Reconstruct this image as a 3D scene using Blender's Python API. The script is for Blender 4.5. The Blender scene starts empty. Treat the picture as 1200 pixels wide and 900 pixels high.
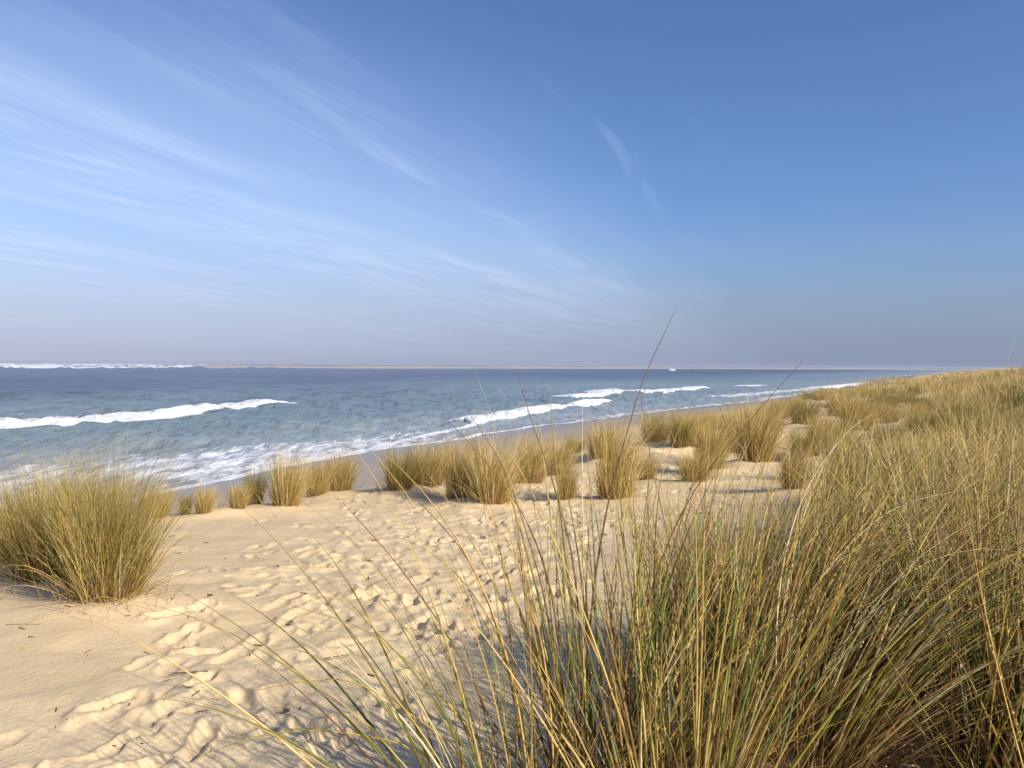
import bpy, math, numpy as np
from mathutils import Vector, Matrix
R = math.radians
rng = np.random.default_rng(7)
scn = bpy.context.scene
COL = scn.collection
EYE = 8.0                      # eye height above the sea
F, CX, CYH, ROLL = 933.0, 600.0, 427.8, 0.0055

# ------------------------------------------------------------------ helpers
def tag(o, label=None, cat=None, group=None, kind=None):
    if label: o['label'] = label
    if cat: o['category'] = cat
    if group: o['group'] = group
    if kind: o['kind'] = kind
    return o

def raw_mesh(name, V, Q, color=None, attrs=None, smooth=True):
    """fast mesh from numpy arrays: V (n,3), Q (m,4) or (m,3)"""
    me = bpy.data.meshes.new(name)
    V = np.ascontiguousarray(V, dtype=np.float32); Q = np.ascontiguousarray(Q, dtype=np.int32)
    n, m, k = len(V), len(Q), Q.shape[1]
    me.vertices.add(n); me.vertices.foreach_set('co', V.ravel())
    me.loops.add(m * k); me.loops.foreach_set('vertex_index', Q.ravel())
    me.polygons.add(m)
    me.polygons.foreach_set('loop_start', np.arange(0, m * k, k, dtype=np.int32))
    me.polygons.foreach_set('loop_total', np.full(m, k, dtype=np.int32))
    me.polygons.foreach_set('use_smooth', np.full(m, smooth, dtype=bool))
    me.update(calc_edges=True)
    if color is not None:
        a = me.color_attributes.new('tint', 'FLOAT_COLOR', 'POINT')
        c = np.ones((n, 4), np.float32); c[:, :3] = color
        a.data.foreach_set('color', c.ravel())
    for nm, arr in (attrs or {}).items():
        a = me.attributes.new(nm, 'FLOAT', 'POINT')
        a.data.foreach_set('value', np.ascontiguousarray(arr, dtype=np.float32).ravel())
    return me

def link(name, me, mat=None, parent=None):
    o = bpy.data.objects.new(name, me); COL.objects.link(o)
    if mat and me is not None and not me.materials: me.materials.append(mat)
    if parent: o.parent = parent
    return o

_T = rng.random((256, 256))
def vnoise(x, y, s=0):
    x = x + s * 17.31; y = y + s * 9.77
    xi = np.floor(x).astype(int); yi = np.floor(y).astype(int)
    fx = x - xi; fy = y - yi
    fx = fx * fx * (3 - 2 * fx); fy = fy * fy * (3 - 2 * fy)
    g = lambda i, j: _T[(i + s * 13) & 255, (j + s * 29) & 255]
    a = g(xi, yi) * (1 - fx) + g(xi + 1, yi) * fx
    b = g(xi, yi + 1) * (1 - fx) + g(xi + 1, yi + 1) * fx
    return (a * (1 - fy) + b * fy) * 2 - 1
def fbm(x, y, s=0, o=4):
    r = 0; a = 1.0; f = 1.0
    for i in range(o):
        r = r + a * vnoise(x * f, y * f, s + i); a *= .5; f *= 2.03
    return r
def sstep(a, b, x):
    t = np.clip((x - a) / (b - a), 0, 1); return t * t * (3 - 2 * t)

# ------------------------------------------------------------------ coast curves (x of shore / dune edge as a function of y)
SH = np.array([(-400, -230), (-60, -60), (0, -40), (30, -28), (48.3, -21.7), (57, -19.0), (70, -14.5), (81.5, -7.5), (108, 6.5), (125.7, 17.9), (146, 31), (184, 57.7),
               (274, 109), (393, 173), (700, 345), (1500, 830), (9000, 5400)])
ED = np.array([(-400, -150), (-60, -35), (0, -13), (6, -8.6), (9.5, -6.2), (11.4, -3.6), (13.0, -1.6), (14.8, .1), (24, 5.0), (45, 15), (85, 34), (130, 58), (200, 100), (350, 190),
               (700, 390), (1500, 900), (9000, 5600)])
def smooth_curve(P):
    ys = np.concatenate([np.linspace(-400, 400, 1601), np.linspace(401, 9000, 2000)])
    xs = np.interp(ys, P[:, 0], P[:, 1])
    k = np.ones(9) / 9
    xs2 = xs.copy(); xs2[:1601] = np.convolve(np.pad(xs[:1601], 4, 'edge'), k, 'valid')
    return ys, xs2
shy, shx = smooth_curve(SH); edy, edx = smooth_curve(ED)
def x_shore(y): return np.interp(y, shy, shx)
def x_edge(y): return np.interp(y, edy, edx)

def base_terrain(x, y):
    x = np.asarray(x, float); y = np.asarray(y, float)
    wob = .35 * vnoise(x * .5, y * .5, 3) * sstep(4, 14, y)
    t = .88 * (x - x_edge(y)) + wob
    b = .90 * (x - x_shore(y))
    # top of the dune
    near = 6.55 - .50 * sstep(3, 12, y) + .05 * np.clip(x, 0, 4) * (1 - sstep(6, 16, y)) - .45 * sstep(18, 45, y)
    rise = 2.6 * sstep(3, 20, t) * sstep(10, 32, y) * (1 - .5 * sstep(50, 120, y)) - 1.1 * sstep(48, 110, y) + .10 * sstep(1.0, 5, x) * (1 - sstep(6, 20, y))
    roll = .16 * fbm(x * .22, y * .22, 5, 3) * sstep(9, 16, y) + .25 * vnoise(x * .05, y * .05, 8) * sstep(25, 60, y)
    top = np.minimum(near, 6.9) + rise + roll
    top = top + .10 * fbm(x * .8, y * .8, 11, 3) * sstep(12, 18, y)
    face = top + .62 * np.minimum(t, 0) - .02
    beach = np.where(b > 0, .062 * b, np.maximum(.06 * b, -4.0)) + .02 * vnoise(x * .15, y * .15, 21)
    k = .35
    m = np.maximum(face, beach)
    h = np.clip(k - np.abs(face - beach), 0, k) / k
    z = m + h * h * k * .25
    z = np.where(t > 0, top - .12 * np.exp(-(t / .7) ** 2) * sstep(5, 9, y), z - .12 * sstep(5, 9, y) * np.exp(-(t / .7) ** 2))
    return z

def ray_ground(px, py, fn=base_terrain):
    """where the line of sight through a photo pixel meets the ground"""
    c, s = math.cos(math.atan(ROLL)), math.sin(math.atan(ROLL))
    pit = math.atan((450 - CYH) / F)
    u, v = (px - 600) / F, (450 - py) / F
    u, v = u * c - v * -s * 1.0, v * c + u * s
    d = np.array([u, math.cos(pit) + v * math.sin(pit), v * math.cos(pit) - math.sin(pit)])
    ts = np.geomspace(1.2, 400, 5000)
    X = d[0] * ts; Y = d[1] * ts; Z = EYE + d[2] * ts
    g = fn(X, Y)
    i = int(np.argmax(Z < g))
    return X[i], Y[i], d, ts[i]

# ------------------------------------------------------------------ tussock list: px, base py, top py, width px, style, label
# style g = green-gold full, s = straw gold, d = dark, p = pale thin sparse
TUS = [
 (128, 716, 552, 128, 'g', 'largest green-gold grass tussock at left, fanning out from a small sand hummock'),
 (62, 690, 552, 118, 'g', 'big dark olive grass tussock at the far left, just behind the largest one'),
 (4, 668, 570, 80, 's', 'straw coloured tussock cut off by the left edge of the picture'),
 (108, 655, 565, 90, 'g', 'tall grass tussock hidden behind the two biggest ones at left'),
 (184, 612, 572, 38, 's', 'small golden tuft at the dune edge, peeping out right of the largest tussock'),
 (219, 606, 581, 14, 'd', 'tiny dark narrow tuft on the dune edge, first right of the big left tussock'),
 (241, 606, 570, 26, 's', 'little upright golden tuft on the dune edge above wet sand'),
 (261, 603, 574, 28, 'p', 'sparse pale wisp of grass on the dune edge between two little golden tufts'),
 (280, 603, 572, 26, 's', 'short brown-gold tuft leaning on the dark tuft at the dune edge'),
 (299, 597, 556, 26, 'd', 'dark olive tuft on the dune edge touching the tall golden one to its right'),
 (337, 598, 530, 46, 's', 'tallest golden tussock of the left dune edge row, standing against the surf'),
 (372, 586, 543, 34, 's', 'low golden tuft squeezed between the tallest edge tussock and its right neighbour'),
 (400, 582, 534, 38, 's', 'right end tussock of the left dune edge row, golden with a brown base'),
 (444, 578, 549, 16, 'p', 'thin pale sparse plant alone in the gap on the dune crest'),
 (441, 597, 575, 10, 'p', 'tiny dry shoot in the sand just below the sparse pale plant'),
 (470, 580, 533, 44, 'd', 'dark tussock, first one right of the gap in the dune crest'),
 (503, 576, 523, 50, 's', 'golden tussock between the dark one and the broad central clump'),
 (541, 591, 522, 50, 's', 'left half tussock of the broad central clump, casting a long shadow on sand'),
 (577, 596, 515, 66, 's', 'broadest tussock of the central clump, bending right with a dark hollow base'),
 (622, 570, 512, 44, 's', 'golden tussock directly behind the right side of the central clump'),
 (655, 560, 517, 40, 's', 'pale gold tussock seen through the tall foreground stems'),
 (665, 590, 546, 26, 's', 'small brown-gold tuft on bare sand below the middle tussocks'),
 (673, 531, 509, 28, 'd', 'little dark tuft at the dune edge close to the swash line'),
 (722, 589, 500, 58, 's', 'tall feathery tussock leaning right in the middle of the sand slope'),
 (706, 540, 500, 44, 's', 'golden tussock just behind the tall feathery leaning one'),
 (768, 520, 484, 42, 's', 'brown-gold tussock at the dune edge under the second breaker'),
 (798, 528, 487, 34, 'd', 'greenish tussock on the edge beside the brown-gold one'),
 (832, 556, 497, 46, 's', 'pale feathery tussock growing left of the big rounded one'),
 (886, 546, 474, 62, 's', 'big rounded golden tussock at the middle of the right slope'),
 (815, 568, 535, 46, 's', 'low brown tuft on a sand hummock in front of the pale feathery tussock'),
 (862, 522, 478, 44, 's', 'fuzzy golden tussock behind the big rounded one'),
 (960, 528, 489, 34, 's', 'narrow straw tussock right of the big rounded one'),
 (942, 500, 464, 40, 'd', 'dark based tussock standing on the ridge above the narrow straw one'),
 (1003, 508, 462, 50, 's', 'full golden tussock at the left border of the dense grass'),
 (912, 488, 465, 40, 's', 'low golden tussock on the skyline of the dune edge'),
 (1032, 485, 456, 40, 'd', 'dark olive tussock on the ridge where the dense grass begins'),
 (930, 578, 524, 40, 's', 'ragged golden tuft on bare sand left of the dense grass, below the narrow straw one'),
 (872, 604, 572, 24, 'p', 'few thin pale blades alone on the bare sand slope right of centre'),
 (985, 566, 505, 46, 'd', 'dark olive tussock at the very border where sand meets the dense grass'),
 (758, 566, 536, 24, 's', 'small straw tuft on the slope between the feathery tussock and the low brown tuft'),
 (985, 478, 455, 40, 's', 'golden tussock on the ridge under the small far breaker'),
]
BUMPS = []
def zfun(x, y):
    z = base_terrain(x, y)
    for (bx, by, h, r) in BUMPS:
        z = z + h * np.exp(-(((x - bx) ** 2 + (y - by) ** 2) / r ** 2))
    return z
SPOTS = []
for (px, py, ty, wpx, st, lab) in TUS:
    X, Y, d, t = ray_ground(px, py)
    h = (py - ty) / F * t; w = wpx / F * t
    SPOTS.append([X, Y, h, w, st, lab])
for (X, Y, h, w, st, lab) in SPOTS:
    if w > .25 and Y < 30: BUMPS.append((X, Y, min(.11, .10 * w + .02), .62 * w + .1))

# hero tussocks in the foreground: x, y, height, radius, blades, style, wind-x, label
HERO = [
 (.00, 1.98, 1.14, .12, 52, 'arc', -.85, 'sparse foreground tuft whose long blades arch left over the sand'),
 (.42, 1.95, 1.08, .12, 88, 'up', .06, 'nearest clump of bold upright blades cut off by the bottom edge, left of centre-right'),
 (.27, 2.30, 1.16, .11, 100, 'up', .10, 'upright green foreground tuft at bottom centre with thin stems rising over the sea'),
 (.58, 2.46, 1.12, .14, 92, 'up', .28, 'green and yellow foreground tussock right of bottom centre'),
 (.95, 2.58, 1.10, .17, 190, 'lean', .75, 'foreground tussock with golden blades swept strongly to the right'),
 (1.02, 3.42, .80, .30, 900, 'thick', .10, 'thick tussock behind the swept golden one, throwing the dark shadow on sand'),
 (1.48, 3.30, 1.0, .20, 220, 'lean', .45, 'dense tussock with bent golden blades between the thick shadowing one and the reddish one'),
 (1.72, 2.55, 1.15, .18, 210, 'lean', .35, 'foreground tussock with reddish stems at bottom right'),
]
for (x, y, h, r, n, st, wx, lab) in HERO: BUMPS.append((x, y, .10, .35))

# ------------------------------------------------------------------ footprints: a 1.25 cm height raster of the trodden sand
RX0, RX1, RY0, RY1, RC = -9.0, 8.0, 1.2, 18.0, .0125
nx, ny = int((RX1 - RX0) / RC), int((RY1 - RY0) / RC)
gx = RX0 + RC * np.arange(nx); gy = RY0 + RC * np.arange(ny)
GX, GY = np.meshgrid(gx, gy)
TR = np.zeros((ny, nx), np.float32)
def path_w(x, y):
    c = -1.0 + .10 * (y - 3); hw = .80 + .17 * (y - 3)
    return np.exp(-np.abs((x - c) / hw) ** 3)
TR += (.0060 * fbm(GX * 12, GY * 13, 38, 2) * path_w(GX, GY)).astype(np.float32)
soft = sstep(-.2, 1.0, fbm(GX * .5, GY * .5, 30, 2))
TR += (.016 * fbm(GX * 1.5, GY * 2.4, 31, 3)).astype(np.float32)
PW = path_w(GX, GY)
TR += (.013 * fbm(GX * 5.2, GY * 4.2, 37, 2) * np.clip(PW + .25 * soft, 0, 1)).astype(np.float32)
def stamp(x, y, a, L, W, D):
    hw = int(L * 1.5 / RC)
    i = int((x - RX0) / RC); j = int((y - RY0) / RC)
    i0, i1, j0, j1 = max(0, i - hw), min(nx, i + hw), max(0, j - hw), min(ny, j + hw)
    if i0 >= i1 or j0 >= j1: return
    dx = GX[j0:j1, i0:i1] - x; dy = GY[j0:j1, i0:i1] - y
    u = (dx * math.cos(a) + dy * math.sin(a)) / (L * .5); v = (-dx * math.sin(a) + dy * math.cos(a)) / (W * .5)
    v = v * (1 + .22 * u) * (1 + .45 * np.exp(-((u + .15) / .3) ** 2))
    q = np.sqrt(u * u + v * v) + .20 * fbm(dx * 15 + x * 7, dy * 15 + y * 5, 33, 3)
    cur = TR[j0:j1, i0:i1]
    lvl = float(cur[(j1 - j0) // 2, (i1 - i0) // 2])
    m = 1 / (1 + np.exp((q - .92) * 10))
    rim = np.exp(-((q - 1.35) / .30) ** 2)
    depth = -D * (.75 + .35 * u)
    TR[j0:j1, i0:i1] = cur * (1 - .8 * m) + m * (depth + lvl * .4) + rim * D * (.42 - .22 * u)
cnt = 0
while cnt < 1600:
    y = 1.6 + 16.2 * rng.random() ** 1.0; x = rng.uniform(-8.5, 7.5)
    w = path_w(x, y) * (1.0 if y > 2.6 else .6)
    w = max(w, .55 * sstep(11.5, 14, y), .012 if x < -1.5 else (.10 if y < 5.5 or x < .8 else .35))
    if any(abs(x - s[0]) < .45 * s[3] + .12 and abs(y - s[1]) < .45 * s[3] + .15 for s in SPOTS): continue
    if rng.random() > w: continue
    a = math.atan2(1, .12) + rng.normal(0, .55) + (math.pi if rng.random() < .5 else 0)
    stamp(x, y, a, rng.uniform(.18, .27), rng.uniform(.085, .12), rng.uniform(.011, .033)); cnt += 1
fade = np.minimum(np.minimum((GX - RX0), (RX1 - GX)) / 1.0, np.minimum((GY - RY0) / .3, (RY1 - GY) / 2.0)).clip(0, 1)
TR *= fade
def raster(x, y):
    u = np.clip((x - RX0) / RC, 0, nx - 1.001); v = np.clip((y - RY0) / RC, 0, ny - 1.001)
    i = u.astype(int); j = v.astype(int); fu = u - i; fv = v - j
    z = TR[j, i] * (1 - fu) * (1 - fv) + TR[j, i + 1] * fu * (1 - fv) + TR[j + 1, i] * (1 - fu) * fv + TR[j + 1, i + 1] * fu * fv
    ins = (x > RX0) & (x < RX1 - .02) & (y > RY0) & (y < RY1 - .02)
    return np.where(ins, z, 0)
def ground(x, y):
    x = np.asarray(x, float); y = np.asarray(y, float)
    far = sstep(15, 18, y) * (1 - sstep(60, 120, y)) * .05 * fbm(x * 1.6, y * 1.6, 41, 3)
    return zfun(x, y) + raster(x, y) + far * sstep(-1, 1, x - x_edge(y))

# ------------------------------------------------------------------ materials
def mat(name):
    m = bpy.data.materials.new(name); m.use_nodes = True
    nt = m.node_tree; b = nt.nodes['Principled BSDF']
    return m, nt, b
def nd(nt, t, **kw):
    n = nt.nodes.new(t)
    for k, v in kw.items():
        if k in n.inputs: n.inputs[k].default_value = v
        else: setattr(n, k, v)
    return n
def L(nt, a, b): nt.links.new(a, b)

def simple(name, col, rough=.6, var=.12, scale=8, metal=0):
    m, nt, b = mat(name)
    n = nd(nt, 'ShaderNodeTexNoise', Scale=scale, Detail=4)
    g = nd(nt, 'ShaderNodeNewGeometry'); L(nt, g.outputs['Position'], n.inputs['Vector'])
    r = nd(nt, 'ShaderNodeValToRGB')
    r.color_ramp.elements[0].position = .3; r.color_ramp.elements[1].position = .7
    r.color_ramp.elements[0].color = (*[c * (1 - var) for c in col], 1); r.color_ramp.elements[1].color = (*[min(1, c * (1 + var)) for c in col], 1)
    L(nt, n.outputs['Fac'], r.inputs[0]); L(nt, r.outputs[0], b.inputs['Base Color'])
    b.inputs['Roughness'].default_value = rough; b.inputs['Metallic'].default_value = metal
    return m

def sand_material():
    m, nt, b = mat('dune_sand')
    geo = nd(nt, 'ShaderNodeNewGeometry')
    n1 = nd(nt, 'ShaderNodeTexNoise', Scale=1.3, Detail=6, Roughness=.6); L(nt, geo.outputs['Position'], n1.inputs['Vector'])
    n2 = nd(nt, 'ShaderNodeTexNoise', Scale=420, Detail=2); L(nt, geo.outputs['Position'], n2.inputs['Vector'])
    r1 = nd(nt, 'ShaderNodeValToRGB')
    r1.color_ramp.elements[0].position = .3; r1.color_ramp.elements[0].color = (.69, .52, .295, 1)
    r1.color_ramp.elements[1].position = .7; r1.color_ramp.elements[1].color = (.79, .605, .36, 1)
    L(nt, n1.outputs['Fac'], r1.inputs[0])
    r2 = nd(nt, 'ShaderNodeValToRGB')
    r2.color_ramp.elements[0].position = .30; r2.color_ramp.elements[0].color = (.62, .58, .52, 1)
    r2.color_ramp.elements[1].position = .50; r2.color_ramp.elements[1].color = (1, 1, 1, 1)
    L(nt, n2.outputs['Fac'], r2.inputs[0])
    mx = nd(nt, 'ShaderNodeMix', data_type='RGBA', blend_type='MULTIPLY'); mx.inputs[0].default_value = .55
    L(nt, r1.outputs[0], mx.inputs[6]); L(nt, r2.outputs[0], mx.inputs[7])
    wet = nd(nt, 'ShaderNodeAttribute', attribute_name='wet')
    wm = nd(nt, 'ShaderNodeMix', data_type='RGBA'); L(nt, wet.outputs['Fac'], wm.inputs[0])
    L(nt, mx.outputs[2], wm.inputs[6]); wm.inputs[7].default_value = (.255, .215, .175, 1)
    L(nt, wm.outputs[2], b.inputs['Base Color'])
    ro = nd(nt, 'ShaderNodeMapRange'); L(nt, wet.outputs['Fac'], ro.inputs[0]); ro.inputs[3].default_value = .9; ro.inputs[4].default_value = .24
    L(nt, ro.outputs[0], b.inputs['Roughness'])
    b.inputs['Specular IOR Level'].default_value = .25
    # grain and small ripples
    n3 = nd(nt, 'ShaderNodeTexNoise', Scale=38, Detail=5, Roughness=.65); L(nt, geo.outputs['Position'], n3.inputs['Vector'])
    dry = nd(nt, 'ShaderNodeMath', operation='SUBTRACT'); dry.inputs[0].default_value = 1.0; L(nt, wet.outputs['Fac'], dry.inputs[1])
    sc = nd(nt, 'ShaderNodeMath', operation='MULTIPLY'); L(nt, dry.outputs[0], sc.inputs[0]); sc.inputs[1].default_value = .8
    bp = nd(nt, 'ShaderNodeBump', Distance=.012); L(nt, n3.outputs['Fac'], bp.inputs['Height']); L(nt, sc.outputs[0], bp.inputs['Strength'])
    bp2 = nd(nt, 'ShaderNodeBump', Distance=.002, Strength=.5); L(nt, n2.outputs['Fac'], bp2.inputs['Height']); L(nt, bp.outputs[0], bp2.inputs['Normal'])
    L(nt, bp2.outputs[0], b.inputs['Normal'])
    return m

def grass_material(name='grass_blade', rough=.45, trans=.16):
    m, nt, b = mat(name)
    at = nd(nt, 'ShaderNodeAttribute', attribute_name='tint')
    geo = nd(nt, 'ShaderNodeNewGeometry')
    n = nd(nt, 'ShaderNodeTexNoise', Scale=30, Detail=2); L(nt, geo.outputs['Position'], n.inputs['Vector'])
    mr = nd(nt, 'ShaderNodeMapRange'); L(nt, n.outputs['Fac'], mr.inputs[0]); mr.inputs[1].default_value = .3; mr.inputs[2].default_value = .7
    mr.inputs[3].default_value = .78; mr.inputs[4].default_value = 1.2
    mul = nd(nt, 'ShaderNodeVectorMath', operation='SCALE'); L(nt, at.outputs['Color'], mul.inputs[0]); L(nt, mr.outputs[0], mul.inputs['Scale'])
    L(nt, mul.outputs[0], b.inputs['Base Color'])
    b.inputs['Roughness'].default_value = rough; b.inputs['Specular IOR Level'].default_value = .22
    tr = nd(nt, 'ShaderNodeBsdfTranslucent'); L(nt, mul.outputs[0], tr.inputs['Color'])
    ms = nd(nt, 'ShaderNodeMixShader'); ms.inputs[0].default_value = trans
    L(nt, b.outputs[0], ms.inputs[1]); L(nt, tr.outputs[0], ms.inputs[2])
    L(nt, ms.outputs[0], nt.nodes['Material Output'].inputs['Surface'])
    return m

def sea_material():
    m, nt, b = mat('sea_water')
    geo = nd(nt, 'ShaderNodeNewGeometry')
    foam = nd(nt, 'ShaderNodeAttribute', attribute_name='foam')
    shal = nd(nt, 'ShaderNodeAttribute', attribute_name='shallow')
    ramp = nd(nt, 'ShaderNodeValToRGB')
    e = ramp.color_ramp.elements
    e[0].position = 0; e[0].color = (.016, .042, .085, 1)
    e[1].position = 1; e[1].color = (.27, .26, .23, 1)
    e1 = ramp.color_ramp.elements.new(.45); e1.color = (.20, .265, .285, 1)
    e2 = ramp.color_ramp.elements.new(.75); e2.color = (.36, .40, .395, 1)
    L(nt, shal.outputs['Fac'], ramp.inputs[0])
    # lace of foam: noise in world metres, thresholded by the foam amount
    mp = nd(nt, 'ShaderNodeMapping'); L(nt, geo.outputs['Position'], mp.inputs[0])
    mp.inputs['Rotation'].default_value = (0, 0, R(30)); mp.inputs['Scale'].default_value = (1.0, .28, 1)
    n1 = nd(nt, 'ShaderNodeTexNoise', Scale=.9, Detail=8, Roughness=.7, Distortion=.5); L(nt, mp.outputs[0], n1.inputs['Vector'])
    a = nd(nt, 'ShaderNodeMath', operation='MULTIPLY_ADD'); L(nt, foam.outputs['Fac'], a.inputs[0]); a.inputs[1].default_value = .92
    L(nt, n1.outputs['Fac'], a.inputs[2])
    mr = nd(nt, 'ShaderNodeMapRange', interpolation_type='SMOOTHSTEP'); L(nt, a.outputs[0], mr.inputs[0]); mr.inputs[1].default_value = .83; mr.inputs[2].default_value = 1.03
    col = nd(nt, 'ShaderNodeMix', data_type='RGBA'); L(nt, mr.outputs[0], col.inputs[0]); L(nt, ramp.outputs[0], col.inputs[6]); col.inputs[7].default_value = (.93, .935, .94, 1)
    L(nt, col.outputs[2], b.inputs['Base Color'])
    rr = nd(nt, 'ShaderNodeMapRange'); L(nt, mr.outputs[0], rr.inputs[0]); rr.inputs[3].default_value = .22; rr.inputs[4].default_value = .8
    L(nt, rr.outputs[0], b.inputs['Roughness'])
    b.inputs['IOR'].default_value = 1.33; b.inputs['Specular IOR Level'].default_value = .24
    # chop
    mp2 = nd(nt, 'ShaderNodeMapping'); L(nt, geo.outputs['Position'], mp2.inputs[0])
    mp2.inputs['Rotation'].default_value = (0, 0, R(28)); mp2.inputs['Scale'].default_value = (1.0, .45, 1)
    n2 = nd(nt, 'ShaderNodeTexNoise', Scale=.50, Detail=7, Roughness=.68, Distortion=.35); L(nt, mp2.outputs[0], n2.inputs['Vector'])
    bp = nd(nt, 'ShaderNodeBump', Distance=1.8, Strength=.85); L(nt, n2.outputs['Fac'], bp.inputs['Height'])
    mp3 = nd(nt, 'ShaderNodeMapping'); L(nt, geo.outputs['Position'], mp3.inputs[0])
    mp3.inputs['Rotation'].default_value = (0, 0, R(32)); mp3.inputs['Scale'].default_value = (1.0, .35, 1)
    n4 = nd(nt, 'ShaderNodeTexNoise', Scale=.11, Detail=3, Roughness=.6); L(nt, mp3.outputs[0], n4.inputs['Vector'])
    bq = nd(nt, 'ShaderNodeBump', Distance=4.0, Strength=.7); L(nt, n4.outputs['Fac'], bq.inputs['Height']); L(nt, bp.outputs[0], bq.inputs['Normal'])
    L(nt, bq.outputs[0], b.inputs['Normal'])
    return m

M_SAND = sand_material(); M_GRASS = grass_material(); M_STEM = grass_material('grass_stem', .6, .12); M_SEA = sea_material()

# ------------------------------------------------------------------ terrain sheet (polar grid round the viewer, out to the horizon)
def polar(radii, az):
    A, Rr = np.meshgrid(az, radii)
    return Rr * np.sin(A), Rr * np.cos(A)
def grid_quads(nr, nc, wrap):
    i = np.arange(nr - 1)[:, None] * nc
    j = np.arange(nc if wrap else nc - 1)[None, :]
    j2 = (j + 1) % nc
    q = np.stack([i + j, i + j2, i + nc + j2, i + nc + j], -1).reshape(-1, 4)
    return q[:, ::-1]
az = np.concatenate([np.arange(-44, 44, .1), np.arange(44, 316, 2.0)]) * math.pi / 180
radii = np.concatenate([np.geomspace(.3, 1.6, 12)[:-1], np.geomspace(1.6, 20, 640)[:-1], np.geomspace(20, 200, 260)[:-1], np.geomspace(200, 9000, 90)])
X, Y = polar(radii, az)
Z = ground(X, Y)
far = sstep(900, 1600, np.hypot(X, Y))
V = np.stack([X, Y, Z], -1).reshape(-1, 3)
b_ = .90 * (X - x_shore(Y))
wq = b_ + 1.5 * vnoise(X * .1, Y * .1, 50) + .6 * vnoise(X * .5, Y * .5, 51)
wet = 1 - .38 * sstep(1.5, 7.0, wq) - .62 * sstep(12.0, 18.0, wq)
wet = np.clip(wet, 0, 1)
me = raw_mesh('sand_ground', V, grid_quads(len(radii), len(az), True), attrs={'wet': wet.reshape(-1)})
tag(link('sand_ground', me, M_SAND), kind='structure')

# ------------------------------------------------------------------ sea
def seg_dist(x, y, P):
    """signed seaward distance and parameter along a polyline (world metres)"""
    best = np.full(x.shape, 1e9); sgn = np.zeros(x.shape); par = np.zeros(x.shape)
    n = len(P) - 1
    for k in range(n):
        (ax, ay), (bx, by) = P[k], P[k + 1]
        ex, ey = bx - ax, by - ay; l2 = ex * ex + ey * ey
        t = np.clip(((x - ax) * ex + (y - ay) * ey) / l2, 0, 1)
        dx = x - (ax + t * ex); dy = y - (ay + t * ey)
        d = np.hypot(dx, dy); side = np.sign(ex * dy - ey * dx)
        u = d < best
        best = np.where(u, d, best); sgn = np.where(u, side, sgn); par = np.where(u, (k + t) / n, par)
    return best * sgn, par
def at_sea(px, py):
    yh = 424.5 + ROLL * px
    D = EYE * F / (py - yh)
    return ((px - 600) / F * D, D)
def line(*pts): return [at_sea(*p) for p in pts]
# front line pixels (read off the photo, turned into metres), foam width seaward, crest height, foam amount
BREAK = [
 (line((-260, 545), (-60, 512), (0, 505), (120, 495), (230, 484), (300, 478), (346, 473.5)), 12, 50, 1.15, 1.2),
 (line((560, 496), (600, 489), (640, 482), (668, 477), (712, 472.5)), 4.0, 12, .75, 1.0),
 (line((676, 467), (700, 465), (727, 459.5), (762, 461), (800, 458.5), (826, 454.5)), 7, 22, .9, 1.05),
 (line((880, 453.5), (896, 452)), 6, 14, .6, 1.0),
 (line((975, 456), (1000, 452.5), (1012, 450)), 8, 20, .7, 1.0),
 (line((860, 466), (930, 459), (1005, 453), (1080, 446)), 5, 16, .35, .55),
]
rows = 1 / np.linspace(1 / 26.0, 1 / 9000.0, 620)
azs = np.arange(-47, 47, .085) * math.pi / 180
X, Y = polar(rows, azs)
D = np.hypot(X, Y)
Rr = D
dR = D ** 2 * (1 / 26.0 - 1 / 9000.0) / 620
b = .90 * (X - x_shore(Y))            # positive on land
off = -b                               # metres offshore
Z = np.zeros_like(X)
r2 = np.random.default_rng(3)
for k in range(46):
    lam = math.exp(r2.uniform(math.log(2.2), math.log(20)))
    th = R(118) + r2.normal(0, .38)      # waves run towards the beach
    amp = .0140 * lam ** .80 * r2.uniform(.5, 1.3)
    ph = r2.uniform(0, 6.28)
    att = 1 - sstep(.20, .5, dR / lam)
    wv = np.sin((X * math.cos(th) * -1 + Y * math.sin(th) * -1) * 6.283 / lam * 1.0 + ph + .8 * vnoise(X * .012, Y * .012, 60 + k % 7))
    Z += amp * att * wv
for k in range(5):             # long swell in bands parallel to the beach
    lam = (26, 34, 43, 55, 70)[k]; th = R(118 + (-5, 4, 0, 7, -3)[k])
    Z += (.10, .13, .16, .2, .22)[k] * (1 - sstep(.2, .5, dR / lam)) * (.5 + .5 * vnoise(X * .01, Y * .01, 66 + k)) * np.sin(-(X * math.cos(th) + Y * math.sin(th)) * 6.283 / lam + k * 1.9)
Z *= sstep(0, 30, off) * .9 + .05
foam = np.zeros_like(X)
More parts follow.
